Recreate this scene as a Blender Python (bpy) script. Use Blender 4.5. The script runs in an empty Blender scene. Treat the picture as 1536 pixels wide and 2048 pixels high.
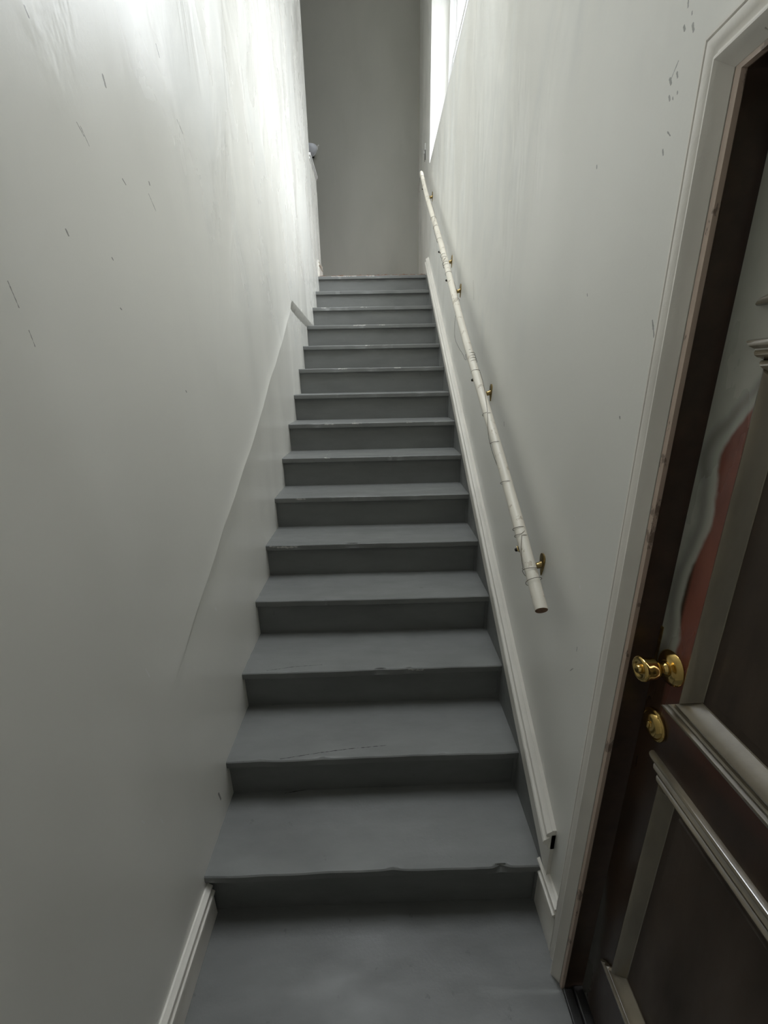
import bpy, bmesh, math, random
import numpy as np
from mathutils import Vector, Matrix

C = bpy.context.scene.collection
random.seed(4)
rng = np.random.default_rng(7)

# ------------------------------------------------------------------ camera
W = 1.098            # face of the right hand skirt board (stair width)
XR = 1.110           # right wall plane
YF = 5.58            # far wall plane
ZC = 5.80            # ceiling
F_PX, YAW, PIT, ROL = 815.7, 0.0074, 0.3134, -0.0191
CAM = Vector((0.5978, 0.0, 1.7089))
cy, sy, cp, sp = math.cos(YAW), math.sin(YAW), math.cos(PIT), math.sin(PIT)
fw = Vector((sy * cp, cy * cp, -sp)); r0 = Vector((cy, -sy, 0)); u0 = r0.cross(fw)
rt = math.cos(ROL) * r0 + math.sin(ROL) * u0
up = -math.sin(ROL) * r0 + math.cos(ROL) * u0
cam_d = bpy.data.cameras.new('camera')
cam_d.sensor_fit = 'VERTICAL'; cam_d.sensor_height = 36.0
cam_d.lens = F_PX / 2048 * 36.0
cam_d.clip_start = 0.02
cam = bpy.data.objects.new('camera', cam_d); C.objects.link(cam)
M = Matrix.Identity(4)
for i, v in enumerate((rt, up, -fw)):
    for k in range(3): M[k][i] = v[k]
M.translation = CAM
cam.matrix_world = M
bpy.context.scene.camera = cam

# ------------------------------------------------------------------ light
sc = bpy.context.scene
sc.view_settings.view_transform = 'Standard'
sc.view_settings.look = 'None'
sc.view_settings.gamma = 1.0
sc.view_settings.use_curve_mapping = False
sc.view_settings.exposure = 0.30
world = bpy.data.worlds.new('overcast_sky'); sc.world = world
world.use_nodes = True
bg = world.node_tree.nodes['Background']
bg.inputs[0].default_value = (0.97, 0.985, 1.0, 1)
# overcast sky: brightest overhead, darker towards the horizon and the ground
_wt = world.node_tree
_tc = _wt.nodes.new('ShaderNodeTexCoord'); _sx = _wt.nodes.new('ShaderNodeSeparateXYZ'); _mr = _wt.nodes.new('ShaderNodeMapRange')
_wt.links.new(_tc.outputs['Generated'], _sx.inputs[0]); _wt.links.new(_sx.outputs[2], _mr.inputs[0])
_mr.inputs[1].default_value = 0.32; _mr.inputs[2].default_value = 1.0
_mr.inputs[3].default_value = 1.9; _mr.inputs[4].default_value = 25.0
_wt.links.new(_mr.outputs[0], bg.inputs[1])
# window opening in the right wall (daylight)
WIN = dict(y0=2.15, y1=4.53, z0=3.574, z1=4.95)
def portal(name, loc, size, rot):
    a = bpy.data.lights.new(name, 'AREA'); a.shape = 'RECTANGLE'
    a.size, a.size_y = size
    a.cycles.is_portal = True
    o = bpy.data.objects.new(name, a); C.objects.link(o)
    o.location = loc; o.rotation_euler = rot
portal('window_portal', (XR + 0.22, (WIN['y0'] + WIN['y1']) / 2, (WIN['z0'] + WIN['z1']) / 2),
       (WIN['z1'] - WIN['z0'], WIN['y1'] - WIN['y0']), (0, math.pi / 2, 0))

FILL_SKY = dict(x0=0.20, x1=0.91, y0=1.30, y1=3.05)       # added unseen skylight, brightens the lower half of the stairs
portal('fill_skylight_portal', ((FILL_SKY['x0'] + FILL_SKY['x1']) / 2, (FILL_SKY['y0'] + FILL_SKY['y1']) / 2, ZC + 0.2), (FILL_SKY['x1'] - FILL_SKY['x0'], FILL_SKY['y1'] - FILL_SKY['y0']), (0, 0, 0))
# ------------------------------------------------------------------ materials
def new_mat(name):
    m = bpy.data.materials.new(name); m.use_nodes = True
    nt = m.node_tree; b = nt.nodes['Principled BSDF']
    return m, nt, b
def N(nt, t, **kw):
    n = nt.nodes.new(t)
    for k, v in kw.items(): setattr(n, k, v)
    return n
def coords(nt, scale=(1, 1, 1), loc=(0, 0, 0), rot=(0, 0, 0)):
    tc = N(nt, 'ShaderNodeTexCoord'); mp = N(nt, 'ShaderNodeMapping')
    nt.links.new(tc.outputs['Object'], mp.inputs[0])
    mp.inputs['Scale'].default_value = scale; mp.inputs['Location'].default_value = loc
    mp.inputs['Rotation'].default_value = rot
    return mp.outputs[0]
def noise(nt, vec, scale, detail=3, rough=0.5, dist=0.0):
    n = N(nt, 'ShaderNodeTexNoise'); n.inputs['Scale'].default_value = scale
    n.inputs['Detail'].default_value = detail; n.inputs['Roughness'].default_value = rough
    n.inputs['Distortion'].default_value = dist
    nt.links.new(vec, n.inputs['Vector']); return n.outputs[0]
def rng_map(nt, v, a, b, c, d, smooth=False):
    n = N(nt, 'ShaderNodeMapRange'); n.clamp = True
    if smooth: n.interpolation_type = 'SMOOTHSTEP'
    for i, x in zip((1, 2, 3, 4), (a, b, c, d)): n.inputs[i].default_value = x
    nt.links.new(v, n.inputs[0]); return n.outputs[0]
def mathn(nt, op, a, b=None, c=None):
    n = N(nt, 'ShaderNodeMath', operation=op)
    for i, x in enumerate((a, b, c)):
        if x is None: continue
        if isinstance(x, (int, float)): n.inputs[i].default_value = x
        else: nt.links.new(x, n.inputs[i])
    return n.outputs[0]
def mixc(nt, fac, a, b):
    n = N(nt, 'ShaderNodeMix', data_type='RGBA')
    if isinstance(fac, (int, float)): n.inputs[0].default_value = fac
    else: nt.links.new(fac, n.inputs[0])
    for i, x in ((6, a), (7, b)):
        if isinstance(x, (tuple, list)): n.inputs[i].default_value = (*x[:3], 1)
        else: nt.links.new(x, n.inputs[i])
    return n.outputs[2]
def bump(nt, b, h, strength, dist, prev=None):
    n = N(nt, 'ShaderNodeBump'); n.inputs['Strength'].default_value = strength
    n.inputs['Distance'].default_value = dist
    nt.links.new(h, n.inputs['Height'])
    if prev is not None: nt.links.new(prev, n.inputs['Normal'])
    nt.links.new(n.outputs[0], b.inputs['Normal'])
    return n.outputs[0]

def seg_mask(nt, P, segs, wob):
    """mask of thin strokes / nicks given in wall coordinates (y0,z0,y1,z1,width)"""
    out = None
    for (a0, b0, a1, b1, w) in segs:
        dx, dz = a1 - a0, b1 - b0; L2 = max(dx * dx + dz * dz, 1e-8)
        # t = clamp(((y-a0)*dx+(z-b0)*dz)/L2)
        ya = mathn(nt, 'SUBTRACT', P[0], a0); za = mathn(nt, 'SUBTRACT', P[1], b0)
        t = mathn(nt, 'ADD', mathn(nt, 'MULTIPLY', ya, dx / L2), mathn(nt, 'MULTIPLY', za, dz / L2))
        tn = N(nt, 'ShaderNodeClamp'); nt.links.new(t, tn.inputs[0]); t = tn.outputs[0]
        ey = mathn(nt, 'MULTIPLY_ADD', t, -dx, ya); ez = mathn(nt, 'MULTIPLY_ADD', t, -dz, za)
        d = mathn(nt, 'SQRT', mathn(nt, 'ADD', mathn(nt, 'MULTIPLY', ey, ey), mathn(nt, 'MULTIPLY', ez, ez)))
        m = mathn(nt, 'LESS_THAN', mathn(nt, 'ADD', d, wob), w)
        out = m if out is None else mathn(nt, 'MAXIMUM', out, m)
    return out

def wall_paint(name, base, marks=(), light_marks=(), axis='yz', seed=0.0, rough=0.30, streak=0.6, smear=1.0):
    m, nt, b = new_mat(name)
    sv = (1.0, 1.0, 0.34) 
    v = coords(nt, sv, (seed, seed * 1.7, 0), (0.25 if axis == 'yz' else 0, 0, 0))
    v1 = coords(nt, (1, 1, 1), (seed, 0, 0))
    big = noise(nt, v, 2.6, 4, 0.5, 1.1)
    big2 = noise(nt, coords(nt, (1.0, 1.0, 0.45), (seed, seed * 1.7, 0), (0.35 if axis == 'yz' else 0, 0, 0)), 4.6, 4, 0.5, 0.9)
    fine = noise(nt, v1, 90, 3, 0.6)
    mott = noise(nt, v1, 1.3, 2)
    zc = N(nt, 'ShaderNodeSeparateXYZ'); nt.links.new(v1, zc.inputs[0])
    edge_z = mathn(nt, 'ADD', zc.outputs[2], rng_map(nt, mott, 0.3, 0.7, -0.5, 0.5))
    hi = rng_map(nt, edge_z, 1.75, 2.55, 0.0, 1.0, True)
    patch = mathn(nt, 'MULTIPLY', rng_map(nt, big, 0.40, 0.66, 0, 1, True), hi)
    patch2 = mathn(nt, 'MULTIPLY', rng_map(nt, big2, 0.42, 0.72, 0, 1, True), hi)
    col = mixc(nt, rng_map(nt, mott, 0.35, 0.65, 0, 1), base, tuple(x * 0.955 for x in base))
    col = mixc(nt, mathn(nt, 'MULTIPLY', patch, 0.55 * smear), col, (base[0] * 1.05, base[1] * 1.06, base[2] * 1.08))
    col = mixc(nt, mathn(nt, 'MULTIPLY', patch2, 0.5 * smear), col, (base[0] * 0.82, base[1] * 0.84, base[2] * 0.865))
    tc = N(nt, 'ShaderNodeTexCoord'); sx = N(nt, 'ShaderNodeSeparateXYZ')
    nt.links.new(tc.outputs['Object'], sx.inputs[0])
    P = (sx.outputs[1], sx.outputs[2])
    wob = rng_map(nt, noise(nt, v1, 160, 2), 0.3, 0.7, -0.0005, 0.0006)
    if marks:
        mk = seg_mask(nt, P, marks, wob)
        col = mixc(nt, mathn(nt, 'MULTIPLY', mk, 0.62), col, (0.07, 0.065, 0.06))
    if light_marks:
        mk = seg_mask(nt, P, light_marks, wob)
        col = mixc(nt, mk, col, (0.86, 0.85, 0.82))
    nt.links.new(col, b.inputs['Base Color'])
    hi2 = rng_map(nt, edge_z, 2.15, 2.75, 0.0, 1.0, True)
    r = mathn(nt, 'ADD', rough, mathn(nt, 'MULTIPLY', rng_map(nt, big2, 0.35, 0.65, -0.06, 0.10), hi2))
    nt.links.new(r, b.inputs['Roughness'])
    b.inputs['Specular IOR Level'].default_value = 0.5
    soft = noise(nt, v, 2.2, 1, 0.4, 0.6)
    n1 = bump(nt, b, mathn(nt, 'MULTIPLY', soft, 1.0), 1.0 * streak, 0.045)
    n2 = bump(nt, b, mathn(nt, 'MULTIPLY', rng_map(nt, big, 0.42, 0.60, 0, 1, True), hi), 0.8 * streak, 0.006, n1)
    n3 = bump(nt, b, mathn(nt, 'MULTIPLY', big2, hi), 0.6 * streak, 0.008, n2)
    bump(nt, b, fine, 0.30, 0.0005, n3)
    return m

left_marks = [
    (1.167, 2.362, 1.170, 2.345, .0045), (.952, 2.337, .957, 2.326, .003), (1.170, 2.172, 1.180, 2.165, .0025),
    (1.298, 2.215, 1.299, 2.210, .0035), (1.285, 2.185, 1.310, 2.155, .0016), (.926, 1.996, .930, 1.988, .003),
    (1.062, 1.982, 1.065, 1.979, .0025), (.752, 1.872, .760, 1.835, .0012), (.768, 1.800, .772, 1.775, .0009),
    (1.055, 1.878, 1.058, 1.876, .0025), (1.317, 1.688, 1.320, 1.684, .003), (1.035, 2.215, 1.050, 2.20, .0016),
    (1.045, 2.214, 1.062, 2.188, .0011), (1.075, .325, 1.085, .285, .006),
    (1.46, 2.59, 1.47, 2.57, .003), (1.53, 2.46, 1.56, 2.44, .002)]
left_light = [(1.284, .945, 1.292, .935, .0045), (1.795, 1.106, 1.80, 1.096, .004),
              (.86, 1.03, .868, 1.00, .0018), (.72, .70, .725, .685, .002), (.78, .62, .785, .60, .002)]
right_marks = [
    (.872, 2.282, .870, 2.272, .0028), (.857, 2.258, .856, 2.254, .002), (.873, 2.250, .869, 2.243, .0036),
    (.850, 2.238, .845, 2.227, .0036), (.873, 2.206, .886, 2.190, .0020), (.890, 2.192, .884, 2.182, .004),
    (.872, 2.190, .868, 2.182, .0028), (.884, 2.165, .880, 2.158, .003), (.873, 2.158, .871, 2.154, .002),
    (.862, 2.160, .861, 2.157, .002), (.872, 2.110, .862, 2.100, .0016), (.878, 2.087, .874, 2.078, .003),
    (1.130, 2.168, 1.128, 2.162, .0028), (1.100, 1.898, 1.098, 1.894, .003), (.825, 1.805, .818, 1.79, .003),
    (.818, 1.79, .812, 1.775, .002), (.882, 1.625, .880, 1.621, .003), (1.02, 1.355, 1.018, 1.352, .003),
    (.912, 1.025, .912, 1.012, .0016), (2.42, 2.20, 2.38, 2.10, .003), (1.70, 1.535, 1.695, 1.52, .004),
    (.915, .955, .93, .935, .0014)]
right_light = [(.942, 1.190, .940, 1.186, .004), (1.020, 1.356, 1.015, 1.352, .0025)]

left_marks = [(a, b, c, d, w * 0.72) for a, b, c, d, w in left_marks]
right_marks = [(a, b, c, d, w * 0.62) for a, b, c, d, w in right_marks]
PAINT = (0.835, 0.822, 0.765)
m_left = wall_paint('painted_plaster_left', PAINT, left_marks, left_light, seed=3.1, rough=0.27, streak=0.55)
m_right = wall_paint('painted_plaster_right', PAINT, right_marks, right_light, seed=8.4, rough=0.34, streak=0.55, smear=1.2)
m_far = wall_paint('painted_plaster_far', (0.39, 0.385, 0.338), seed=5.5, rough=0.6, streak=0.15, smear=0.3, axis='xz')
m_ceil = wall_paint('painted_ceiling', (0.82, 0.82, 0.80), seed=1.5, rough=0.6, streak=0.2, smear=0.3, axis='xz')

def trim_paint(name, base, chip=(0.16, 0.11, 0.08), amt=0.66, rough=0.38):
    m, nt, b = new_mat(name)
    v = coords(nt, (1, 1, 0.5)); v1 = coords(nt)
    n1 = noise(nt, v, 26, 5, 0.65); n2 = noise(nt, v1, 5, 3); n3 = noise(nt, v1, 140, 2)
    col = mixc(nt, rng_map(nt, n2, 0.35, 0.65, 0, 1), base, tuple(x * 0.90 for x in base))
    col = mixc(nt, mathn(nt, 'MULTIPLY', rng_map(nt, n1, amt, amt + 0.03, 0, 1), 0.7), col, chip)
    nt.links.new(col, b.inputs['Base Color'])
    b.inputs['Roughness'].default_value = rough
    p = bump(nt, b, n1, 0.3, 0.002)
    bump(nt, b, n3, 0.25, 0.0008, p)
    return m
m_trim = trim_paint('white_trim_paint', (0.85, 0.82, 0.75), amt=0.72, rough=0.30)
m_casing = trim_paint('white_casing_paint', (0.84, 0.80, 0.73), amt=0.715, rough=0.30)
m_tan = trim_paint('pinkish_tan_paint', (0.62, 0.49, 0.40), (0.15, 0.10, 0.075), amt=0.60)
m_white = trim_paint('white_sash_paint', (0.80, 0.80, 0.79), amt=0.9)

def floor_paint(name, base, marks=(), worn=0.7, chips=()):
    m, nt, b = new_mat(name)
    v = coords(nt, (0.35, 1, 1)); v1 = coords(nt)
    n1 = noise(nt, v, 9, 5, 0.6); n2 = noise(nt, v1, 120, 3, 0.6); n3 = noise(nt, v1, 22, 4, 0.6)
    col = mixc(nt, rng_map(nt, n1, 0.3, 0.7, 0, 1), tuple(x * 1.10 for x in base), tuple(x * 0.86 for x in base))
    col = mixc(nt, mathn(nt, 'MULTIPLY', rng_map(nt, n3, worn, worn + 0.05, 0, 1), 0.5), col, tuple(x * 0.5 for x in base))
    if marks:
        tc = N(nt, 'ShaderNodeTexCoord'); sx = N(nt, 'ShaderNodeSeparateXYZ')
        nt.links.new(tc.outputs['Object'], sx.inputs[0])
        wob = rng_map(nt, noise(nt, v1, 60, 2), 0.3, 0.7, -0.001, 0.0012)
        mk = seg_mask(nt, (sx.outputs[0], sx.outputs[1]), marks, wob)
        col = mixc(nt, mk, col, (0.02, 0.02, 0.02))
        if chips:
            ck = seg_mask(nt, (sx.outputs[0], sx.outputs[2]), chips, rng_map(nt, noise(nt, v1, 90, 3), 0.3, 0.7, -0.003, 0.003))
            col = mixc(nt, ck, col, (0.46, 0.45, 0.42))
    nt.links.new(col, b.inputs['Base Color'])
    nt.links.new(rng_map(nt, n1, 0.3, 0.7, 0.42, 0.60), b.inputs['Roughness'])
    p = bump(nt, b, n1, 0.3, 0.003)
    bump(nt, b, n2, 0.4, 0.0008, p)
    return m
GRAY = (0.186, 0.191, 0.184)
_zs = [0.1903, 0.3644, 0.5472, 0.7314, 0.9083, 1.0860, 1.2635, 1.4423, 1.6195, 1.7975, 1.9777, 2.1581, 2.3375, 2.5155, 2.6976]
CHIPS = [(x0, _zs[k] - dz, x1, _zs[k] - dz - .001, w) for k, x0, x1, dz, w in (
    (4, .06, .16, .010, .0035), (4, .02, .05, .006, .002), (7, .24, .30, .005, .0028), (7, .42, .48, .004, .0022), (7, .78, .82, .004, .002),
    (9, .30, .36, .004, .0026), (9, .72, .77, .004, .0026), (10, .50, .53, .004, .002), (11, .40, .50, .004, .0030), (11, .60, .66, .004, .002),
    (12, .10, .14, .004, .002), (12, .45, .52, .004, .002), (6, .26, .29, .004, .002), (14, .15, .40, .003, .0030), (14, .50, .58, .004, .0022), (5, .12, .17, .008, .0025), (2, .70, .76, .008, .0022))]
m_tread = floor_paint('grey_tread_paint', GRAY,
    [(.20, 1.174, .346, 1.197, .0011), (.346, 1.197, .459, 1.211, .0010), (.459, 1.211, .60, 1.222, .0007), (.10, 1.442, .215, 1.463, .0011),
     (.215, 1.463, .33, 1.471, .0008)],
    chips=CHIPS)
m_riser = floor_paint('grey_riser_paint', tuple(x * 0.92 for x in GRAY))
m_floor = floor_paint('grey_floor_paint', tuple(x * 0.92 for x in GRAY), worn=0.66)
m_string = floor_paint('grey_skirt_paint', tuple(x * 1.0 for x in GRAY))

def simple(name, col, rough=0.5, metal=0.0, nscale=40, amt=0.15, bmp=0.0005):
    m, nt, b = new_mat(name)
    v = coords(nt); n = noise(nt, v, nscale, 4, 0.6)
    c = mixc(nt, rng_map(nt, n, 0.3, 0.7, 0, 1), tuple(x * (1 + amt) for x in col), tuple(x * (1 - amt) for x in col))
    nt.links.new(c, b.inputs['Base Color'])
    b.inputs['Roughness'].default_value = rough; b.inputs['Metallic'].default_value = metal
    if bmp: bump(nt, b, n, 0.4, bmp)
    return m
m_brass = simple('polished_brass', (0.66, 0.46, 0.16), 0.14, 1.0, 60, 0.12, 0.0001)
m_brass_old = simple('tarnished_brass', (0.34, 0.25, 0.11), 0.32, 1.0, 90, 0.3, 0.0006)
m_black = simple('blackened_metal', (0.02, 0.018, 0.015), 0.4, 0.6, 60, 0.2)
m_rail = trim_paint('chipped_cream_rail_paint', (0.74, 0.70, 0.60), (0.42, 0.36, 0.27), amt=0.60, rough=0.45)
m_endgrain = simple('bare_end_grain_wood', (0.16, 0.09, 0.05), 0.8, 0, 200, 0.35, 0.001)
m_barewood = simple('bare_worn_wood', (0.21, 0.13, 0.09), 0.7, 0, 60, 0.4, 0.001)
m_thread = simple('brown_thread', (0.10, 0.075, 0.05), 0.8, 0, 100, 0.2, 0)
m_jamb = simple('dark_brown_gloss_jamb_paint', (0.050, 0.030, 0.019), 0.32, 0, 20, 0.3, 0.0008)
m_thresh = simple('black_threshold_paint', (0.018, 0.017, 0.016), 0.35, 0, 20, 0.3, 0.001)

def door_mat(name, base, rough, wavy, scale=3.0, stripe=False, coat=0.0):
    m, nt, b = new_mat(name)
    v = coords(nt, (1, 1, 0.28)); v1 = coords(nt)
    n1 = noise(nt, v, scale, 3, 0.5, 0.6); n2 = noise(nt, v1, 160, 3, 0.6); n3 = noise(nt, v, 12, 4)
    col = mixc(nt, rng_map(nt, n3, 0.3, 0.7, 0, 1), tuple(x * 1.3 for x in base), tuple(x * 0.7 for x in base))
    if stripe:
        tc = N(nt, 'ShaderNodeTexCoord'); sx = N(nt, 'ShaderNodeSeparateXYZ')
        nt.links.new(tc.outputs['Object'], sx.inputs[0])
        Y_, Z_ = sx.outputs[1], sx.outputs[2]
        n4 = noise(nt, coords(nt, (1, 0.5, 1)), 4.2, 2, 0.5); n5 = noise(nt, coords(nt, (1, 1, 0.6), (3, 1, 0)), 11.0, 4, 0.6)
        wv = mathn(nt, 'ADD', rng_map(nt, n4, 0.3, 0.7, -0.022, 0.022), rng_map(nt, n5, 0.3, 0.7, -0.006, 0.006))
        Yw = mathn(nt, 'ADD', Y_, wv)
        # pale wavy-edged area over red-brown paint on the upper part of the lock stile
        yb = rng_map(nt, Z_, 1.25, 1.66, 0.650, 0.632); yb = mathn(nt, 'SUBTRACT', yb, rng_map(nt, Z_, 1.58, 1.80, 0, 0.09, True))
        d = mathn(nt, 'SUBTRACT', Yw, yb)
        pale_mask = mathn(nt, 'MULTIPLY', rng_map(nt, d, -0.004, 0.006, 0, 1, True), rng_map(nt, mathn(nt, 'ADD', Z_, mathn(nt, 'MULTIPLY', wv, 2)), 1.16, 1.235, 0, 1, True))
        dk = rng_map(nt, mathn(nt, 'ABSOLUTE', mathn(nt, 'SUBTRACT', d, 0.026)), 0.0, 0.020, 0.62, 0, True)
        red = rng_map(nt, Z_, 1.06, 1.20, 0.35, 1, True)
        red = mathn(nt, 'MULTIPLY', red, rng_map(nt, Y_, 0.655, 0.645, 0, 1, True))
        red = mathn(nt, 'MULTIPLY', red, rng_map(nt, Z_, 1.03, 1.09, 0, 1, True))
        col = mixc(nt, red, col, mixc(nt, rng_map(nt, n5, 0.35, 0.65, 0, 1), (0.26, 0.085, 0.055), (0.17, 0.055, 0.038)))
        pale_col = mixc(nt, dk, mixc(nt, rng_map(nt, n5, 0.3, 0.7, 0, 1), (0.40, 0.40, 0.345), (0.47, 0.475, 0.415)), (0.16, 0.155, 0.135))
        col = mixc(nt, mathn(nt, 'MULTIPLY', pale_mask, 0.95), col, pale_col)
        # grey patch near the foot of the stile
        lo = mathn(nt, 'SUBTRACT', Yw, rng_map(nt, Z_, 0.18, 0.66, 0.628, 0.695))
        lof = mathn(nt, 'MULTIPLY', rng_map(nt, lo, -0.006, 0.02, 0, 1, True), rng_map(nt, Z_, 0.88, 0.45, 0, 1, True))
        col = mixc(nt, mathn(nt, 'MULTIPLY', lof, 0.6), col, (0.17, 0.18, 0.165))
    nt.links.new(col, b.inputs['Base Color'])
    nt.links.new(rng_map(nt, n3, 0.3, 0.7, rough * 0.8, rough * 1.25), b.inputs['Roughness'])
    b.inputs['IOR'].default_value = 1.5; b.inputs['Coat Weight'].default_value = coat
    b.inputs['Coat Roughness'].default_value = 0.12
    p = bump(nt, b, n1, 0.8, wavy)
    bump(nt, b, n2, 0.3, 0.0005, p)
    return m
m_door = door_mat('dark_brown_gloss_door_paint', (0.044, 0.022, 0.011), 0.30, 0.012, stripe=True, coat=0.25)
m_panel = door_mat('dark_brown_satin_panel_paint', (0.056, 0.038, 0.026), 0.52, 0.004)
m_mold = door_mat('worn_tan_molding_paint', (0.22, 0.185, 0.13), 0.22, 0.002, 9.0, coat=1.0)

m_glass, nt, b = new_mat('window_pane_glass')
tr = N(nt, 'ShaderNodeBsdfTransparent'); gl = N(nt, 'ShaderNodeBsdfGlossy'); mx = N(nt, 'ShaderNodeMixShader')
gl.inputs['Roughness'].default_value = 0.02
vn = noise(nt, coords(nt), 2.0, 2); 
tcol = mixc(nt, rng_map(nt, vn, 0.3, 0.7, 0, 1), (0.95, 0.96, 0.97), (0.90, 0.92, 0.94))
nt.links.new(tcol, tr.inputs[0])
mx.inputs[0].default_value = 0.06
nt.links.new(tr.outputs[0], mx.inputs[1]); nt.links.new(gl.outputs[0], mx.inputs[2])
nt.links.new(mx.outputs[0], nt.nodes['Material Output'].inputs[0])
m_frost = simple('frosted_pale_glass', (0.60, 0.62, 0.67), 0.35, 0, 30, 0.06, 0)
m_plate = simple('white_switch_plastic', (0.70, 0.70, 0.68), 0.4, 0, 30, 0.05, 0)
m_plaster = simple('ragged_plaster_edge', (0.60, 0.59, 0.55), 0.7, 0, 60, 0.12, 0.004)

# ------------------------------------------------------------------ mesh helpers
def link_mesh(name, verts, faces, mats, parent=None, smooth=False, mat_idx=None, autosmooth=None):
    me = bpy.data.meshes.new(name); me.from_pydata([tuple(map(float, v)) for v in verts], [], faces)
    for m in (mats if isinstance(mats, (list, tuple)) else [mats]): me.materials.append(m)
    if mat_idx is not None: me.polygons.foreach_set('material_index', mat_idx)
    bm = bmesh.new(); bm.from_mesh(me)
    bmesh.ops.remove_doubles(bm, verts=bm.verts, dist=1e-5)
    bmesh.ops.dissolve_degenerate(bm, edges=bm.edges, dist=1e-6)
    bmesh.ops.recalc_face_normals(bm, faces=bm.faces)
    if autosmooth is not None:
        for e in bm.edges:
            e.smooth = not (len(e.link_faces) == 2 and e.calc_face_angle(0) > autosmooth)
    for f in bm.faces: f.smooth = smooth or autosmooth is not None
    bm.to_mesh(me); bm.free(); me.update()
    o = bpy.data.objects.new(name, me); C.objects.link(o)
    if parent is not None: o.parent = parent
    return o
class MB:
    def __init__(s): s.v = []; s.f = []; s.m = []
    def add(s, v, f, mi=0):
        k = len(s.v); s.v += list(v); s.f += [tuple(i + k for i in q) for q in f]; s.m += [mi] * len(f)
    def box(s, a, b, mi=0):
        x0, y0, z0 = a; x1, y1, z1 = b
        v = [(x, y, z) for x in (x0, x1) for y in (y0, y1) for z in (z0, z1)]
        s.add(v, [(0, 1, 3, 2), (4, 6, 7, 5), (0, 4, 5, 1), (2, 3, 7, 6), (0, 2, 6, 4), (1, 5, 7, 3)], mi)
    def prism(s, poly, x0, x1, mi=0):
        """polygon in (y,z) extruded along x"""
        n = len(poly)
        v = [(x0, *p) for p in poly] + [(x1, *p) for p in poly]
        f = [tuple(range(n)), tuple(range(2 * n - 1, n - 1, -1))] + [(i, (i + 1) % n, (i + 1) % n + n, i + n) for i in range(n)]
        s.add(v, f, mi)
    def rings(s, rings, cap=True, closed=False, mi=0):
        n = len(rings[0]); v = [p for r in rings for p in r]; f = []
        R = len(rings)
        for i in range(R if closed else R - 1):
            j = (i + 1) % R
            for k in range(n):
                l = (k + 1) % n
                f.append((i * n + k, i * n + l, j * n + l, j * n + k))
        if cap and not closed:
            f.append(tuple(range(n - 1, -1, -1))); f.append(tuple((R - 1) * n + k for k in range(n)))
        s.add(v, f, mi)
    def build(s, name, mats, parent=None, **kw):
        return link_mesh(name, s.v, s.f, mats, parent, mat_idx=s.m if isinstance(mats, (list, tuple)) else None, **kw)
def tube_rings(pts, rad, n=12):
    pts = [Vector(p) for p in pts]; R = len(pts)
    if not isinstance(rad, (list, tuple)): rad = [rad] * R
    out = []; prev = None
    for i, p in enumerate(pts):
        t = (pts[min(i + 1, R - 1)] - pts[max(i - 1, 0)]).normalized()
        if prev is None:
            a = Vector((0, 0, 1)) if abs(t.z) < 0.9 else Vector((1, 0, 0))
            u = t.cross(a).normalized()
        else:
            u = (prev - t * prev.dot(t)).normalized()
        prev = u; w = t.cross(u)
        out.append([tuple(p + rad[i] * (math.cos(2 * math.pi * k / n) * u + math.sin(2 * math.pi * k / n) * w)) for k in range(n)])
    return out
def lathe_x(mb, prof, c, n=40, mi=0):
    """prof: (distance toward the stair (-x), radius)"""
    rings = [[(c[0] - d, c[1] + r * math.cos(2 * math.pi * k / n), c[2] + r * math.sin(2 * math.pi * k / n)) for k in range(n)] for d, r in prof]
    mb.rings(rings, mi=mi)
def spline(pts, m=8):
    P = [Vector(p) for p in pts]; out = []
    for i in range(len(P) - 1):
        p0, p1, p2, p3 = P[max(i - 1, 0)], P[i], P[i + 1], P[min(i + 2, len(P) - 1)]
        for k in range(m):
            t = k / m
            out.append(0.5 * ((2 * p1) + (-p0 + p2) * t + (2 * p0 - 5 * p1 + 4 * p2 - p3) * t * t + (-p0 + 3 * p1 - 3 * p2 + p3) * t ** 3))
    out.append(P[-1]); return out
def sweep_yz(mb, path, prof, X, sgn=-1, closed=False, end_dirs=None, mi=0, sub=1):
    """sweep a profile along a (y,z) path lying in the wall plane x=X.
    prof: (o,h) o = offset to the right hand side of travel, h = projection from the wall."""
    n = len(path); offs = []
    P = [np.array(p, float) for p in path]
    for i in range(n):
        def perp(a, b):
            d = (b - a) / np.linalg.norm(b - a); return np.array([d[1], -d[0]])
        if closed: a, b = perp(P[i - 1], P[i]), perp(P[i], P[(i + 1) % n])
        else:
            a = perp(P[i - 1], P[i]) if i else perp(P[0], P[1])
            b = perp(P[i], P[i + 1]) if i < n - 1 else a
        m = a + b; m = m / np.linalg.norm(m); m = m / (m @ b)
        offs.append(m)
    if end_dirs: offs[0] = np.array(end_dirs[0], float); offs[-1] = np.array(end_dirs[1], float)
    rings = []
    for i in range(n):
        rings.append([(X + sgn * h, *(P[i] + o * offs[i])) for o, h in prof])
    mb.rings(rings, cap=not closed, closed=closed, mi=mi)

def tag(o, label=None, cat=None, group=None, kind=None):
    if label: o['label'] = label
    if cat: o['category'] = cat
    if group: o['group'] = group
    if kind: o['kind'] = kind
    return o
def struct(o, label=None, cat=None): return tag(o, label, cat, kind='structure')
def empty(name, loc, **kw):
    o = bpy.data.objects.new(name, None); C.objects.link(o); o.location = loc
    o.empty_display_size = 0.1
    tag(o, **kw); return o
def adopt(o, parent):
    """parent while the mesh keeps world coordinates"""
    o.parent = parent; o.matrix_parent_inverse = Matrix.Translation(parent.location).inverted(); return o

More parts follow.
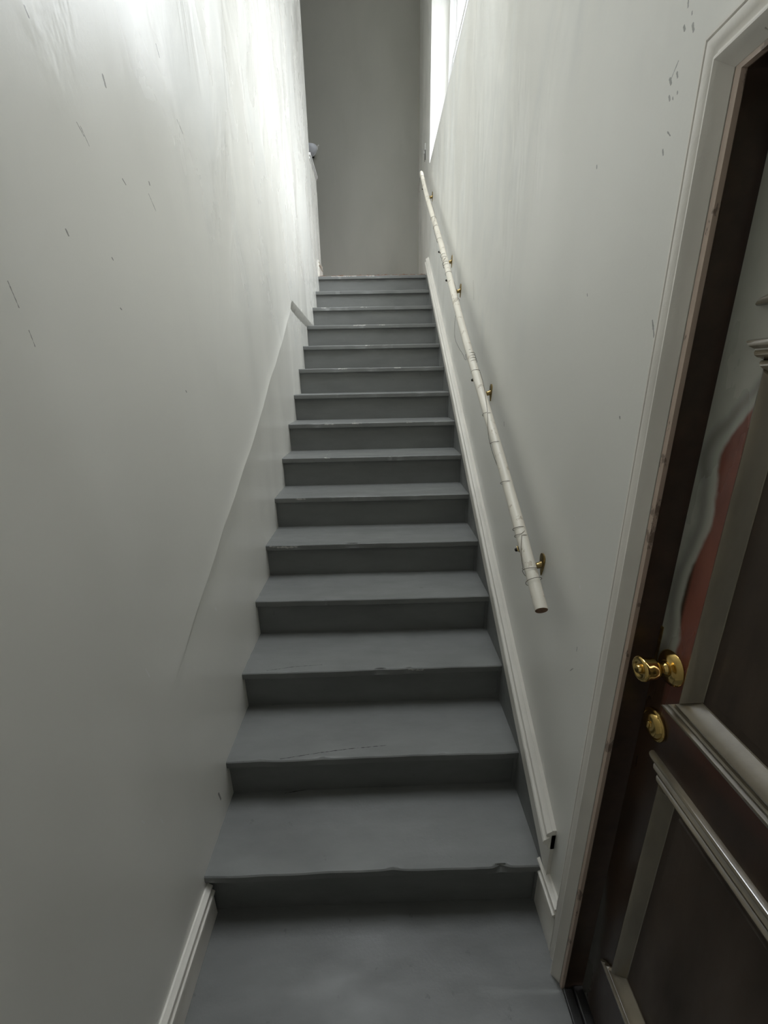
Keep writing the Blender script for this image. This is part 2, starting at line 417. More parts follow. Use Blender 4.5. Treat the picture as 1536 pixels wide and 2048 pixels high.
# ------------------------------------------------------------------ step data
YS = [0.9195, 1.1891, 1.4492, 1.7142, 1.9717, 2.2358, 2.4976, 2.7610, 3.0228, 3.2860, 3.5489, 3.8115, 4.0746, 4.3378, 4.5999]
ZS = [0.1903, 0.3644, 0.5472, 0.7314, 0.9083, 1.0860, 1.2635, 1.4423, 1.6195, 1.7975, 1.9777, 2.1581, 2.3375, 2.5155, 2.6976]
SK = [0.0066, 0.0143, 0.0113, 0.0034, 0.005, 0.0059, 0.0074, 0.0077, 0.0077, 0.0073, 0.0072, 0.007, 0.0071, 0.0075, 0.0072]
NOSE = 0.0195
ZL = ZS[-1]

# ------------------------------------------------------------------ left wall
def sstep(t): t = np.clip(t, 0, 1); return t * t * (3 - 2 * t)
def main_x(y): return 0.023 * sstep((y - 0.85) / 1.3)
def crease(y):
    return np.where(y < 3.10, 0.846 + (y - 0.882) * (2.21 - 0.846) / (3.06 - 0.882) + 0.004 * np.sin(y * 9) + 0.003 * np.sin(y * 23), 2.225 - (y - 3.10) * 0.055)
ysamp = np.unique(np.concatenate([np.arange(-1.3, 4.461, 0.035), np.arange(3.02, 3.16, 0.008), [4.46]]))
vs = np.unique(np.concatenate([np.arange(-3.0, -0.06, 0.05), np.arange(-0.06, 0.061, 0.004), np.arange(0.06, 6.0, 0.05)]))
YY, VV = np.meshgrid(ysamp, vs, indexing='ij')
Cz = crease(YY)
ZZ = np.clip(Cz + VV, -0.05, ZC)
lw = np.where(YY < 3.08, 0.016 - 0.011 * sstep((YY - 1.5) / 1.5), 0.004)
into = sstep((-VV + lw * 0.5) / lw)            # 1 inside the recess
into = into * np.clip((YY - 0.85) * 6, 0, 1)
XX = main_x(YY) * (1 - into) + 0.0 * into
und = 0.0028 * (np.sin(YY * 3.1 + ZZ * 1.7) * np.sin(ZZ * 2.3 - YY * 1.1 + 1.2) + 0.6 * np.sin(YY * 6.3 - ZZ * 3.9 + 2))
XX = XX + und * np.clip((VV - 0.02) * 4, 0, 1) * np.clip((4.4 - YY) * 3, 0, 1)
rec = 0.0012 * (np.sin(YY * 57 + ZZ * 21) * np.sin(ZZ * 63 - YY * 44)) * (into > 0.9)
XX = XX + rec
XX = XX + 0.011 * np.exp(-np.clip(VV, 0, 1) / 0.05) * (1 - into) * sstep((YY - 0.95) / 0.8) * np.clip((3.05 - YY) * 8, 0, 1)
ny, nv = YY.shape
verts = np.stack([XX, YY, ZZ], -1).reshape(-1, 3)
faces = []
for i in range(ny - 1):
    for j in range(nv - 1):
        if ZZ[i, j] >= ZC and ZZ[i + 1, j] >= ZC: continue
        if ZZ[i, j + 1] <= -0.05 and ZZ[i + 1, j + 1] <= -0.05: continue
        faces.append((i * nv + j, (i + 1) * nv + j, (i + 1) * nv + j + 1, i * nv + j + 1))
mb = MB(); mb.add([tuple(v) for v in verts], faces)
# body of the wall behind the skin
mb.box((-0.11, -1.3, -0.05), (-0.012, 4.459, ZC))
mb.add([(-0.012, 4.46, ZL - .2), (0.0235, 4.46, ZL - .2), (0.0235, 4.46, ZC), (-0.012, 4.46, ZC)], [(0, 1, 2, 3)])
wl = mb.build('wall_left', m_left, autosmooth=0.7)
struct(wl, 'white painted plaster wall left of the stairs with a recessed strip along the steps', 'wall')

mb = MB()
mb.box((-0.11, 4.46, ZL - 0.30), (0.0235, 4.885, 3.628))
wk = mb.build('wall_knee', m_left)
struct(wk, 'low white guard wall beyond the left wall at the stair top', 'wall')
mb = MB()
mb.box((-0.135, 4.455, 3.628), (0.036, 4.915, 3.652)); mb.box((-0.12, 4.46, 3.606), (0.029, 4.895, 3.628))
cap = mb.build('trim_1', m_white)
md = cap.modifiers.new('bevel', 'BEVEL'); md.width = 0.004; md.segments = 2
struct(cap, 'thin white cap board on top of the low guard wall', 'trim')

# plaster lip at the top of the recess, next to steps twelve and thirteen
mb = MB()
lip = []
for i in range(31):
    y = 3.07 + i * 0.034
    zt = float(crease(np.array(y))) + 0.004
    d = 0.019 * (0.15 + 0.85 * math.sin(math.pi * min(1, (i + 1.5) / 32)) ** 0.6) + 0.002 * math.sin(i * 2.1)
    x1 = float(main_x(np.array(y))) + 0.002 + 0.0015 * math.sin(i * 1.7)
    lip.append([(0.0, y, zt - 0.03 - d), (x1 - 0.002, y, zt - 0.006), (x1, y, zt + 0.004), (0.0, y, zt + 0.006)])
mb.rings(lip)
lipo = mb.build('trim_2', m_plaster, autosmooth=0.8)
struct(lipo, 'ragged grey plaster ledge low on the left wall beside the upper steps', 'plaster ledge')

# ------------------------------------------------------------------ right wall
DY0, DY1, DZ = -0.14, 0.700, 2.100       # door opening
TH = 0.30
mb = MB()
def wallbox(y0, y1, z0, z1, th=TH): mb.box((XR, y0, z0), (XR + th, y1, z1))
wallbox(-1.3, DY0, -0.05, ZC, 0.16)
wallbox(DY0, DY1, DZ, ZC, 0.16)
wallbox(DY1, WIN['y0'], -0.05, ZC)
wallbox(WIN['y0'], WIN['y1'], -0.05, WIN['z0'])
wallbox(WIN['y0'], WIN['y1'], WIN['z1'], ZC)
wallbox(WIN['y1'], YF + 0.15, -0.05, ZC)
wr = mb.build('wall_right', m_right)
struct(wr, 'off-white painted plaster wall on the right carrying the handrail', 'wall')

# far wall, hall, ceiling, back wall
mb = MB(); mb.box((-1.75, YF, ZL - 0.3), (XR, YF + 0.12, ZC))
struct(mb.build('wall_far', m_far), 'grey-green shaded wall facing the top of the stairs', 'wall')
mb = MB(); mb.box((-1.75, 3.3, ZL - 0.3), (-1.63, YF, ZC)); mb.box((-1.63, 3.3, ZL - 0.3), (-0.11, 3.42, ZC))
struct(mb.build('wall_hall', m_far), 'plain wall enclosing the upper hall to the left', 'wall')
mb = MB()
mb.box((-0.11, -1.3, -0.05), (XR + 0.05, -1.2, ZC))
struct(mb.build('wall_back', m_right), 'painted wall behind the foot of the stairs', 'wall')
mb = MB()
mb.box((-1.75, -1.3, ZC), (XR + 0.3, FILL_SKY['y0'], ZC + 0.1)); mb.box((-1.75, FILL_SKY['y1'], ZC), (XR + 0.3, YF + 0.15, ZC + 0.1))
mb.box((-1.75, FILL_SKY['y0'], ZC), (FILL_SKY['x0'], FILL_SKY['y1'], ZC + 0.1)); mb.box((FILL_SKY['x1'], FILL_SKY['y0'], ZC), (XR + 0.3, FILL_SKY['y1'], ZC + 0.1))
struct(mb.build('ceiling', m_ceil), 'white ceiling over the stairwell', 'ceiling')
mb = MB(); mb.box((-0.11, -1.3, -0.06), (XR + 0.25, YS[0] + 0.3, 0.0))
struct(mb.build('floor', m_floor), 'dark grey painted floor at the foot of the stairs', 'floor')
mb = MB()
mb.box((0.0235, YS[14] + 0.012, ZL - 0.20), (XR, YF, ZL + 0.004)); mb.box((-1.63, 4.885, ZL - 0.20), (0.0235, YF, ZL + 0.004))
mb.box((-1.63, 3.42, ZL - 0.20), (-0.11, 4.885, ZL + 0.004))
struct(mb.build('floor_upper', m_barewood), 'worn bare wood floor of the landing above the top step', 'floor')

# ------------------------------------------------------------------ window in the right wall
XW = XR + 0.158
w1 = empty('window_1', (XW, (WIN['y0'] + WIN['y1']) / 2, WIN['z0']))
struct(w1, 'bright white framed window high in the right wall above the stairs', 'window')
def rect_frame(y0, y1, z0, z1, wd, x0, x1, extra=()):
    b = MB()
    b.box((x0, y0, z0), (x1, y0 + wd, z1)); b.box((x0, y1 - wd, z0), (x1, y1, z1))
    b.box((x0, y0 + wd, z0), (x1, y1 - wd, z0 + wd)); b.box((x0, y0 + wd, z1 - wd), (x1, y1 - wd, z1))
    return b
y0, y1, z0, z1 = WIN['y0'], WIN['y1'], WIN['z0'], WIN['z1']
b = rect_frame(y0, y1, z0, z1, 0.045, XW, XW + 0.07); o = b.build('window_frame', m_white); adopt(o, w1)
b = rect_frame(y0 + .045, y1 - .045, z0 + .045, z1 - .045, 0.014, XW - 0.012, XW + 0.01); o = b.build('stop_bead', m_white); adopt(o, w1)
zm = (z0 + z1) / 2
for (a, c, xo) in ((z0 + .06, zm + .02, 0.014), (zm - .02, z1 - .06, 0.040)):
    b = rect_frame(y0 + .06, y1 - .06, a, c, 0.045, XW + xo, XW + xo + 0.024)
    s = b.build('sash', m_white); adopt(s, w1)
    g = MB(); g.box((XW + xo + 0.010, y0 + .105, a + .045), (XW + xo + 0.014, y1 - .105, c - .045))
    p = g.build('pane', m_glass); p.parent = s
b = MB(); b.box((XR - 0.0, y0, z0 - 0.001), (XW + 0.0, y1, z0 + 0.012)); o = b.build('window_sill', m_white); adopt(o, w1)

w2 = empty('fill_skylight', ((FILL_SKY['x0'] + FILL_SKY['x1']) / 2, (FILL_SKY['y0'] + FILL_SKY['y1']) / 2, ZC)); struct(w2, 'added fill-light skylight in the ceiling, out of view, over the lower half of the stairs', 'window')  # made-up ceiling opening, added to lift the dim lower steps
b = MB()
for (xa, ya_, xb, yb__) in ((FILL_SKY['x0'], FILL_SKY['y0'], FILL_SKY['x0'] + .03, FILL_SKY['y1']), (FILL_SKY['x1'] - .03, FILL_SKY['y0'], FILL_SKY['x1'], FILL_SKY['y1']), (FILL_SKY['x0'] + .03, FILL_SKY['y0'], FILL_SKY['x1'] - .03, FILL_SKY['y0'] + .03), (FILL_SKY['x0'] + .03, FILL_SKY['y1'] - .03, FILL_SKY['x1'] - .03, FILL_SKY['y1'])):
    b.box((xa, ya_, ZC + .02), (xb, yb__, ZC + .08))
adopt(b.build('window_frame', m_white), w2)
b = MB(); b.box((FILL_SKY['x0'] + .03, FILL_SKY['y0'] + .03, ZC + .048), (FILL_SKY['x1'] - .03, FILL_SKY['y1'] - .03, ZC + .052)); adopt(b.build('pane', m_glass), w2)

# ------------------------------------------------------------------ staircase
st = empty('staircase', (0.55, YS[0], 0.0), label='straight flight of fifteen grey painted wooden steps rising between the two walls', cat='staircase')
def tread(i):
    y = YS[i] - NOSE; z = ZS[i]; th = 0.030
    x0 = -0.004 if i < 12 else 0.0215
    x1 = W + 0.002
    yb = (YS[i + 1] + 0.010) if i < 14 else YS[i] + 0.10
    nx = 160; prof = [(0.10, -th), (0.012, -th), (0.004, -th), (0.0006, -th + 0.003), (0.0, -th * 0.5), (0.0008, -0.0035), (0.0045, 0.0), (0.0125, 0.0), (0.016, 0.0)]
    r = np.random.default_rng(100 + i)
    xs = np.linspace(x0, x1, nx)
    low = 0.0018 * np.sin(xs * r.uniform(4, 9) + r.uniform(0, 6)) + 0.0008 * np.sin(xs * 31 + r.uniform(0, 6))
    gy = np.zeros(nx); gz = np.zeros(nx)
    for _ in range(r.integers(3, 8)):
        c = r.uniform(0.1, 0.98); wdt = r.uniform(0.006, 0.035); a = r.uniform(0.0015, 0.006)
        k = np.exp(-((xs - c) / wdt) ** 2); gy += a * k; gz += 0.5 * a * k
    rings = []
    for k in range(nx):
        sk = SK[i] * ((xs[k] - x0) / (x1 - x0) - 0.5)
        ring = []
        for (dy, dz) in prof:
            wgt = 1.0 if dz > -th * 0.6 and dy < 0.01 else 0.25
            if dy > 0.01: wgt = 0
            ring.append((xs[k], y + sk + dy + low[k] * (dy < 0.01) + gy[k] * wgt, z + dz - (gz[k] * (dz > -0.005 and dy < 0.01))))
        ring.append((xs[k], yb + sk, z)); ring.append((xs[k], yb + sk, z - th))
        rings.append(ring)
    b = MB(); b.rings(rings)
    return b.build('tread', m_tread, autosmooth=0.45)
def riser(i):
    y = YS[i]; zb = ZS[i - 1] if i else 0.0; zt = ZS[i] - 0.028
    x0 = -0.004 if i < 12 else 0.0215
    sk = SK[i] / 2
    b = MB()
    nx = 14
    rings = []
    for k in range(nx + 1):
        x = x0 + (W - x0) * k / nx; s = SK[i] * (k / nx - 0.5)
        wv = 0.0008 * math.sin(k * 1.9 + i)
        rings.append([(x, y + s + wv, zb - 0.012), (x, y + s + 0.018, zb - 0.012), (x, y + s + 0.018, zt), (x, y + s + wv, zt)])
    b.rings(rings)
    # narrow strip closing the joint to the skirt board
    b.box((W - 0.012, y + sk - 0.008, zb), (W, y + sk + 0.004, zt))
    return b.build('riser', m_riser, autosmooth=0.6)
for i in range(15):
    adopt(riser(i), st)
for i in range(15):
    t = tread(i); adopt(t, st)
    if i == 14: t['label'] = 'topmost tread with bare worn wood showing behind its nosing'

# ragged bare wood strip along the landing edge
b = MB(); rr = []
for k in range(60):
    x = 0.03 + (W - 0.04) * k / 59
    h = 0.006 + 0.004 * math.sin(k * 0.9) * math.sin(k * 0.37) + 0.002 * math.sin(k * 3.1)
    yy = YS[14] - 0.008 + 0.003 * math.sin(k * 1.3)
    rr.append([(x, yy, ZL - 0.001), (x, yy + 0.001, ZL + h), (x, YS[14] + 0.03, ZL + h + 0.001), (x, YS[14] + 0.03, ZL - 0.001)])
b.rings(rr)
o = b.build('worn_edge', m_barewood, autosmooth=0.7); adopt(o, st); o['label'] = 'reddish bare worn wood edge of the landing'

# ------------------------------------------------------------------ skirt board on the right
def noseline(y): return 0.1903 + (y - (YS[0] - NOSE)) * 0.6813
def topline(y): return 0.398 + (y - 0.875) * 0.6697
b = MB()
ya, yb_ = 0.873, 4.50
b.prism([(ya, noseline(ya) + 0.012), (ya, topline(ya) - 0.02), (yb_, topline(yb_) - 0.02), (4.62, 2.78), (4.62, noseline(4.60) + 0.012)], XR + 0.002, W, 0)
b.prism([(ya + 0.035, noseline(ya) + 0.0), (ya, noseline(ya) + 0.012), (4.62, noseline(4.60) + 0.012), (4.64, ZL - 0.32), (1.3, 0.05)], XR + 0.002, W, 1)
sk = b.build('trim_3', [m_trim, m_string])
struct(sk, 'white skirt board climbing the right wall, its lower part painted grey', 'skirt board')
b = MB()
cs = 1 / math.cos(math.atan(0.6697))
prof = [(0, 0), (0, .012), (.003, .014), (.010, .027), (.015, .029), (.020, .027), (.0225, .019), (.024, .017), (.026, .019), (.034, .034), (.040, .037), (.046, .036), (.0485, .030), (.050, .024), (.056, .021), (.062, .0175), (.066, .0128), (.066, 0)]
npt = 40
path = [(ya + (yb_ - ya) * k / npt, topline(ya + (yb_ - ya) * k / npt) + 0.001 * math.sin(k * 1.3)) for k in range(npt + 1)]
rings = [[(XR - h, y, z - o * cs) for o, h in prof] for y, z in path]
b.rings(rings)
o = b.build('cap_molding', m_trim, autosmooth=0.5); o.parent = sk; o['label'] = 'double-ridged white molding along the top of the skirt board'

# ------------------------------------------------------------------ baseboards
bprof = lambda H, T: [(0, 0), (0, T * .35), (.003, T * .5), (.010, T * 1.1), (.015, T * 1.15), (.019, T), (.022, T * .55), (.025, T * .5), (.028, T * .65), (.036, T * 1.35), (.042, T * 1.4), (.047, T * 1.1), (.050, T * .7), (.056, T * .75), (.060, T * .85), (H, T * .9), (H, 0)]
b = MB()
sweep_yz(b, [(-1.2, 0.150), (0.45, 0.149), (0.905, 0.150)], bprof(0.150, 0.016), 0.0, sgn=+1)
struct(b.build('baseboard_left', m_trim, autosmooth=0.5), 'white molded baseboard on the left up to the first step', 'baseboard')
b = MB()
sweep_yz(b, [(0.785, 0.205), (0.925, 0.205)], bprof(0.205, 0.018), XR, sgn=-1)
struct(b.build('baseboard_right', m_trim, autosmooth=0.5), 'short white baseboard between the door casing and first step', 'baseboard')
b = MB()
sweep_yz(b, [(4.62, ZL + 0.155), (4.885, ZL + 0.155)], bprof(0.155, 0.012), 0.0235, sgn=+1)
b.box((-0.1, 4.885, ZL), (0.0355, 4.897, ZL + 0.155))
struct(b.build('baseboard_landing', m_trim, autosmooth=0.5), 'white baseboard at the foot of the low guard wall on the landing', 'baseboard')

# ------------------------------------------------------------------ door, frame and casing
XD = 1.150
b = MB()
cprof = [(0, 0), (0, .012), (.002, .015), (.0075, .0165), (.009, .015), (.0098, .010), (.0110, .010), (.012, .017), (.020, .018), (.028, .015), (.036, .0145), (.043, .018), (.049, .027), (.054, .032), (.058, .033), (.061, .031), (.067, .024), (.074, .018), (.0775, .015), (.0775, 0)]
sweep_yz(b, [(0.790, 0.0), (0.790, 1.2), (0.790, 2.185), (-0.230, 2.185), (-0.230, 0.0)][::-1], [(o, h) for o, h in cprof], XR)
tc_ = b.build('trim_4', m_casing, autosmooth=0.5)
struct(tc_, 'off-white molded door casing around the brown door', 'door casing')
b = MB()
T1 = 0.0145
b.box((XR - T1, 0.700, 0.0), (XR + 0.02, 0.7105, 2.1105)); b.box((XR - T1, DY0 - 0.01, 0.0), (XR + 0.02, DY0, 2.1105)); b.box((XR - T1, DY0, 2.100), (XR + 0.02, 0.700, 2.1105))
o = b.build('edge_strip', m_tan); o.parent = tc_; o['label'] = 'scuffed pinkish tan strip on the inner edge of the casing'
# jamb
b = MB()
b.box((XR - 0.006, 0.6985, 0.0), (XD + 0.055, 0.706, 2.1)); b.box((XR - 0.006, DY0 - .006, 0.0), (XD + 0.055, DY0 + .0015, 2.1)); b.box((XR - 0.006, DY0, 2.0985), (XD + 0.055, 0.6985, 2.106))
struct(b.build('trim_5', m_jamb), 'dark brown glossy jamb inside the door casing', 'door jamb')
b = MB()
b.prism([(DY0, 0.0), (DY0, 0.022), (0.699, 0.022), (0.699, 0.0)], XR + 0.016, XD + 0.06)
b.prism([(DY0, 0.0), (DY0, 0.010), (0.699, 0.010), (0.699, 0.0)], XR - 0.012, XR + 0.018)
thr = b.build('trim_6', m_thresh)
md = thr.modifiers.new('bevel', 'BEVEL'); md.width = 0.004; md.segments = 2
struct(thr, 'black door threshold below the brown door', 'threshold')

dr = empty('door_1', (XD, DY0 + 0.01, 0.03)); struct(dr, 'dark brown glossy panelled door with brass knob and deadbolt', 'door')
ya, yb2 = DY0 + 0.004, 0.692
pan = [(0.270, 0.972), (1.088, 1.755), (1.800, 2.015)]      # outer edges of the panel moldings
yi0, yi1 = -0.090, 0.642
MW = 0.063
b = MB()
# stiles and rails with real openings
iy0, iy1 = yi0 + 0.03, yi1 - 0.03
b.box((XD, ya, 0.030), (XD + 0.042, iy0, 2.092)); b.box((XD, iy1, 0.030), (XD + 0.042, yb2, 2.092))
zr = [0.030] + [z for p in pan for z in (p[0] + 0.03, p[1] - 0.03)] + [2.092]
for k in range(0, len(zr), 2):
    b.box((XD, iy0, zr[k]), (XD + 0.042, iy1, zr[k + 1]))
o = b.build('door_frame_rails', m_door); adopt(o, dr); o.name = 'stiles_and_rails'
m_out = [(0, 0), (0, .006), (.002, .0105), (.005, .012), (.009, .0115), (.0115, .008), (.013, .0055), (.0155, .006), (.018, .0095), (.022, .0115), (.025, .0095), (.027, .004), (.0285, .002), (.0285, 0)]
m_in = [(.0285, 0), (.0285, .002), (.030, .007), (.033, .011), (.037, .0125), (.040, .0115), (.047, .005), (.054, -.003), (.059, -.0095), (.061, -.012), (.063, -.0125), (.063, -.02), (.0305, -.02)]
for (a, c) in pan:
    b = MB()
    # rails carry the full molding with mitred ends, the stiles only its inner half
    for zz, sg in ((a, 1), (c, -1)):
        for part in (m_out, m_in):
            r2 = []
            for q in (0, 1):
                r2.append([(XD - h, (yi1 - o if q else yi0 + o), zz + sg * o) for o, h in part])
            b.rings(r2)
    for yy_, sg in ((yi0, 1), (yi1, -1)):
        part = [(.0385 + (o - .0285) * .78, h) for o, h in m_in]
        b.rings([[(XD - h, yy_ + sg * o, (a + o if q == 0 else c - o)) for o, h in part] for q in (0, 1)])
    o = b.build('panel_molding', m_mold, autosmooth=0.6); adopt(o, dr)
    b = MB()
    # raised panel: flat border, bevel, raised field
    q0, q1 = yi0 + MW - 0.004, yi1 - MW + 0.004; r0_, r1_ = a + MW - 0.004, c - MW + 0.004
    rings = []
    for ins, h in ((0, -.030), (0, -.013), (.022, -.013), (.0235, -.0105), (.0245, -.0095), (.055, -.0085)):
        if (r1_ - r0_) / 2 <= ins: break
        rings.append([(XD - h, q0 + ins, r0_ + ins), (XD - h, q1 - ins, r0_ + ins), (XD - h, q1 - ins, r1_ - ins), (XD - h, q0 + ins, r1_ - ins)])
    b.rings(rings)
    o = b.build('door_panel', m_panel); adopt(o, dr)
# brass knob and rosette
kc = (XD, 0.646, 1.172)
b = MB(); lathe_x(b, [(0, .0), (0, .0335), (.0015, .0345), (.003, .034), (.005, .031), (.007, .0295), (.0095, .024), (.011, .017), (.012, .016), (.012, 0.0)], kc)
ro = b.build('rosette', m_brass, autosmooth=0.7); adopt(ro, dr)
b = MB(); lathe_x(b, [(.010, .0), (.010, .0125), (.014, .0135), (.017, .012), (.020, .0095), (.025, .0100), (.028, .0135), (.032, .0180), (.038, .0205), (.046, .0214), (.053, .0222), (.057, .0236), (.060, .0240), (.0625, .0228), (.0640, .020), (.0635, .017), (.0620, .0125), (.0612, .009), (.0612, 0.0)], kc)
kn = b.build('door_knob', m_brass, autosmooth=0.9); adopt(kn, dr)
b = MB(); lathe_x(b, [(.060, 0.0), (.060, .0088), (.0665, .0085), (.0685, .0070), (.0690, 0.0)], kc, 24)
o = b.build('turn_button', m_brass, autosmooth=0.8); adopt(o, dr); o.parent = kn
o.matrix_parent_inverse = kn.matrix_parent_inverse.copy() if False else Matrix.Identity(4)
b = MB()
for a in (2.4, 5.5):
    lathe_x(b, [(.006, 0), (.006, .003), (.0085, .0026), (.009, 0)], (kc[0], kc[1] + .0235 * math.cos(a), kc[2] + .0235 * math.sin(a)), 12)
o = b.build('screw', m_brass_old, autosmooth=0.8); o.parent = ro
# deadbolt
dc = (XD, 0.653, 1.028)
b = MB(); lathe_x(b, [(0, 0), (0, .0320), (.002, .0330), (.0045, .0325), (.006, .0300), (.0062, .0285), (.0052, .0275), (.0075, .0262), (.0105, .024), (.0125, .019), (.013, .010), (.013, 0)], dc)
db = b.build('deadbolt', m_brass, autosmooth=0.7); adopt(db, dr)
b = MB()
b.box((dc[0] - .0165, dc[1] - .003, dc[2] - .008), (dc[0] - .012, dc[1] + .003, dc[2] + .008))
lathe_x(b, [(.012, 0), (.012, .0075), (.0145, .0070), (.0145, 0)], dc, 20)
o = b.build('thumb_turn', m_brass, autosmooth=0.8); o.parent = db
md = o.modifiers.new('bevel', 'BEVEL'); md.width = 0.0015; md.segments = 2
# latch edge plate
b = MB(); b.box((XD - .0012, 0.6865, 1.135), (XD + .03, 0.6935, 1.235))
o = b.build('latch_plate', m_brass_old); adopt(o, dr)

# ------------------------------------------------------------------ handrail
RX = 1.040; RR = 0.0182
RA = Vector((RX, 0.994, 1.088)); RB = Vector((RX, 4.620, 3.554)); RD = (RB - RA).normalized()
def rail_pt(y): return RA + (RB - RA) * ((y - RA.y) / (RB.y - RA.y))
hr = empty('handrail', tuple(RA), label='long round cream-painted wooden handrail on brass brackets along the right wall', cat='handrail')
b = MB(); npt = 120; pts = []
for k in range(npt + 1):
    p = RA + (RB - RA) * (k / npt); s = math.sin(math.pi * k / npt)
    pts.append(p + Vector((0.004 * math.sin(k * 0.11), 0, -0.006 * s)))
rad = [RR * (1 + 0.008 * math.sin(k * 0.9)) for k in range(npt + 1)]; rad[-1] = RR * 0.75; rad[0] = RR * 0.985
b.rings(tube_rings(pts, rad, 28))
o = b.build('rail', m_rail, autosmooth=0.9); adopt(o, hr)
b = MB(); lst = [RA - RD * 0.0012 , RA + RD * 0.0005]
b.rings(tube_rings(lst, [RR * 0.93, RR * 0.97], 28))
o = b.build('rail_end', m_endgrain); adopt(o, hr); o['label'] = 'bare brown wood showing on the sawn lower rail end'
def bracket(y):
    p = rail_pt(y); pl = Vector((XR, y + 0.012, p.z - 0.062))
    b = MB()
    # tapering teardrop wall plate
    n = 26; rings = []
    for h, s in ((0.0, 1.0), (0.003, 1.0), (0.0045, 0.86)):
        r = []
        for k in range(n):
            a = 2 * math.pi * k / n; c_, s_ = math.cos(a), math.sin(a)
            wd = 0.017 * (1 + 0.62 * s_) * s; ht = 0.030 * s if s_ > 0 else 0.046 * s
            r.append((XR - h, pl.y + c_ * wd, pl.z + s_ * ht))
        rings.append(r)
    b.rings(rings)
    pts = spline([(XR - 0.002, pl.y, pl.z - 0.006), (XR - 0.022, pl.y, pl.z - 0.012), (XR - 0.045, pl.y - 0.004, pl.z + 0.000), (RX + 0.008, y - 0.001, p.z - 0.040), (RX, y, p.z - RR - 0.004)], 6)
    rad = [0.011 - 0.0055 * (i / (len(pts) - 1)) for i in range(len(pts))]
    b.rings(tube_rings(pts, rad, 12))
    br = b.build('bracket', m_brass_old, autosmooth=0.8)
    adopt(br, hr)
    # curved saddle strap hugging the underside of the rail, with its screw
    b = MB(); u = RD.cross(Vector((1, 0, 0))).normalized()
    if u.z > 0: u = -u
    rings = []
    for k in range(9):
        a = math.radians(-62 + 124 * k / 8)
        d = (math.sin(a) * Vector((1, 0, 0)) + math.cos(a) * u)
        c0 = p + Vector((0, 0, -0.006 * math.sin(math.pi * (y - RA.y) / (RB.y - RA.y))))
        q0, q1 = c0 + d * (RR + 0.0002), c0 + d * (RR + 0.0024)
        rings.append([tuple(q0 - RD * 0.010), tuple(q1 - RD * 0.010), tuple(q1 + RD * 0.010), tuple(q0 + RD * 0.010)])
    b.rings(rings)
    s = b.build('strap', m_brass_old, autosmooth=0.8); s.parent = br
    b = MB(); d = (math.sin(math.radians(-58)) * Vector((1, 0, 0)) + math.cos(math.radians(-58)) * u); c0 = p + d * (RR + 0.001) + Vector((0, 0, -0.004))
    b.rings(tube_rings([c0, c0 + d * 0.004, c0 + d * 0.008, c0 + d * 0.0095], [0.0055, 0.0062, 0.005, 0.002], 12))
    s = b.build('screw', m_black, autosmooth=0.8); s.parent = br
    return br
for y in (1.170, 1.915, 2.755, 3.110, 4.250): bracket(y)

# ------------------------------------------------------------------ thread wound on the rail
b = MB()
def rail_c(y): return rail_pt(y) + Vector((0, 0, -0.006 * math.sin(math.pi * (y - RA.y) / (RB.y - RA.y))))
_u = Vector((1, 0, 0)); _w = RD.cross(_u).normalized()
tp = []; ang = [0.4]
def wind(y0, y1, turns, loose=0.0010, tilt=0.0):
    n = max(6, int(26 * turns))
    for k in range(n):
        a = ang[0] + 2 * math.pi * turns * k / n; rr_ = RR + loose * (1 + 0.25 * math.sin(a * 1.5))
        tp.append(rail_c(y0 + (y1 - y0) * k / n) + rr_ * (math.cos(a) * _u + math.sin(a) * _w) + RD * tilt * math.sin(a))
    ang[0] += 2 * math.pi * turns
wind(1.062, 1.075, 1.0, .0055, .003); wind(1.075, 1.100, 0.4, .003); wind(1.100, 1.108, 1.0, .004, .006)
prev = 1.108
for y, tl in ((1.201, .007), (1.224, .006), (1.391, .010), (1.560, .012), (1.70, .01), (1.95, .01)):
    wind(prev, y, 0.25, tilt=tl); wind(y, y + .004, 1.0, tilt=tl); prev = y + .004
wind(prev, 2.004, 0.3, tilt=.006); wind(2.004, 2.075, 4.0, tilt=.006); wind(2.075, 2.088, .5, tilt=.006)
lp = spline([tuple(tp[-1]), tuple(rail_c(2.09) + Vector((-0.0195, 0, -0.010))), (1.052, 2.23, 1.800), (1.058, 2.30, 1.806), (1.060, 2.345, 1.825), (1.060, 2.40, 1.845), (1.062, 2.50, 1.875),
             (1.064, 2.65, 1.94), (1.062, 2.66, 2.02), (1.055, 2.58, 2.09), tuple(rail_c(2.46) + Vector((-0.017, 0, -0.014)))], 8)
tp += lp[1:]; ang[0] = 3.6; prev = 2.47
for y, tl in ((2.52, .012), (2.81, .014), (2.90, .012), (2.93, .01), (2.99, .01), (3.03, .012), (3.25, .012), (3.45, .01), (3.60, .012), (3.95, .012), (4.48, .01)):
    wind(prev, y, 0.25, tilt=tl); wind(y, y + .004, 1.0, tilt=tl); prev = y + .004
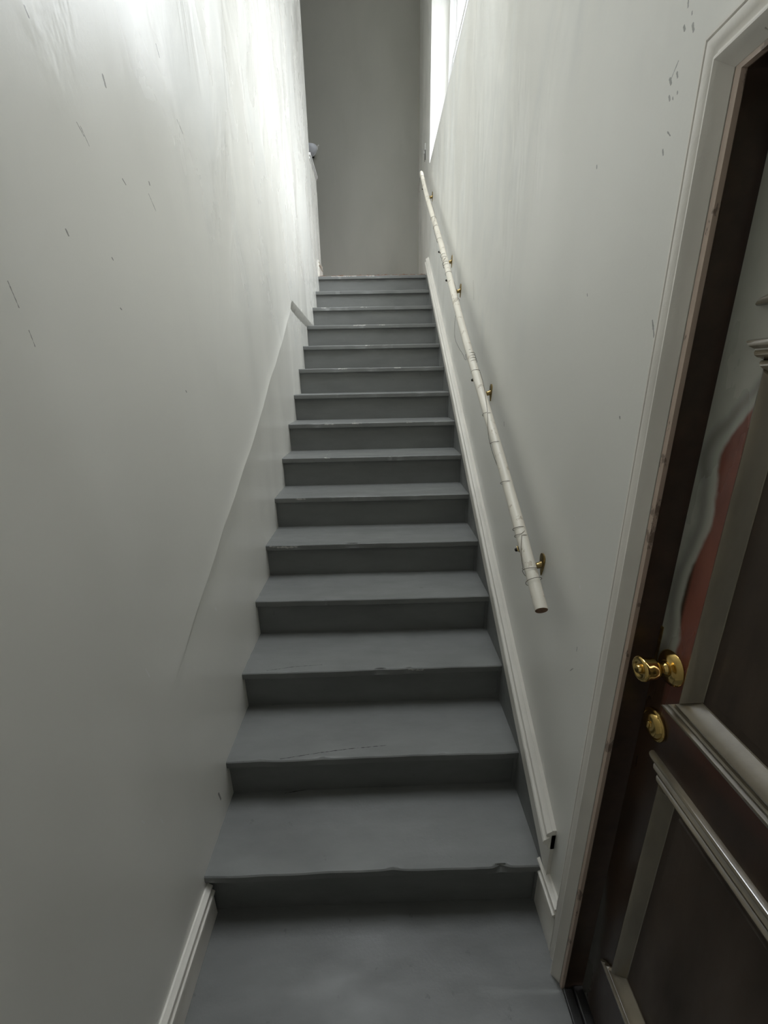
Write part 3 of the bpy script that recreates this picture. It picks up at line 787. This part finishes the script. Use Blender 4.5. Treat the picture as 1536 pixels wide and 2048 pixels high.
tp += spline([tuple(tp[-1]), tuple(rail_c(4.50) + Vector((-0.020, 0, -0.008))), (1.018, 4.52, 3.44), (1.012, 4.54, 3.40), (1.016, 4.52, 3.36)], 6)[1:]
b.rings(tube_rings(tp, 0.0008, 5))
th = b.build('thread', m_thread, smooth=True)
tag(th, 'thin brown thread wound round the cream handrail and hanging in a loop', 'thread')

# ------------------------------------------------------------------ switch plate and sconce at the stair top
sw = empty('light_switch', (XR, 4.93, 3.84), label='small white switch plate on the right wall just past the window', cat='light switch')
b = MB(); b.prism([(4.905, 3.775), (4.955, 3.775), (4.955, 3.905), (4.905, 3.905)], XR, XR - 0.006)
o = b.build('cover_plate', m_plate); adopt(o, sw)
b = MB(); b.box((XR - 0.014, 4.925, 3.830), (XR - 0.005, 4.935, 3.850)); o = b.build('toggle', m_plate); adopt(o, sw)
b = MB(); b.box((XR - 0.0075, 4.900, 3.768), (XR - 0.001, 4.905, 3.850)); o = b.build('gap', m_black); adopt(o, sw); o['label'] = 'dark gap beside the loose plate'

sn = empty('wall_sconce', (-0.095, YF, 4.13), label='small pale glass bowl sconce on the far wall above the guard wall', cat='wall lamp')
b = MB(); rings = []
cx_, cz_ = -0.095, 4.155; n = 32
for (dz, r) in ((0.0, .074), (-.004, .077), (-.03, .074), (-.055, .062), (-.075, .044), (-.088, .024), (-.093, .004)):
    rings.append([(cx_ + r * math.cos(2 * math.pi * k / n), YF - 0.085 + r * math.sin(2 * math.pi * k / n), cz_ + dz) for k in range(n)])
b.rings(rings); o = b.build('glass_bowl', m_frost, smooth=False, autosmooth=0.8); adopt(o, sn)
b = MB(); b.box((cx_ - 0.03, YF - 0.014, cz_ - 0.07), (cx_ + 0.03, YF, cz_ + 0.03)); b.box((cx_ - .008, YF - .03, cz_ - .02), (cx_ + .008, YF - .01, cz_ - .006)); o = b.build('back_plate', m_black); adopt(o, sn)
b = MB(); b.rings(tube_rings([(cx_ + .078, YF - .085, cz_ - 0.03), (cx_ + .084, YF - .085, cz_ + .004), (cx_ + .096, YF - .085, cz_ + .012)], [.003, .004, .006], 10))
o = b.build('clip', m_plate, autosmooth=0.8); adopt(o, sn)
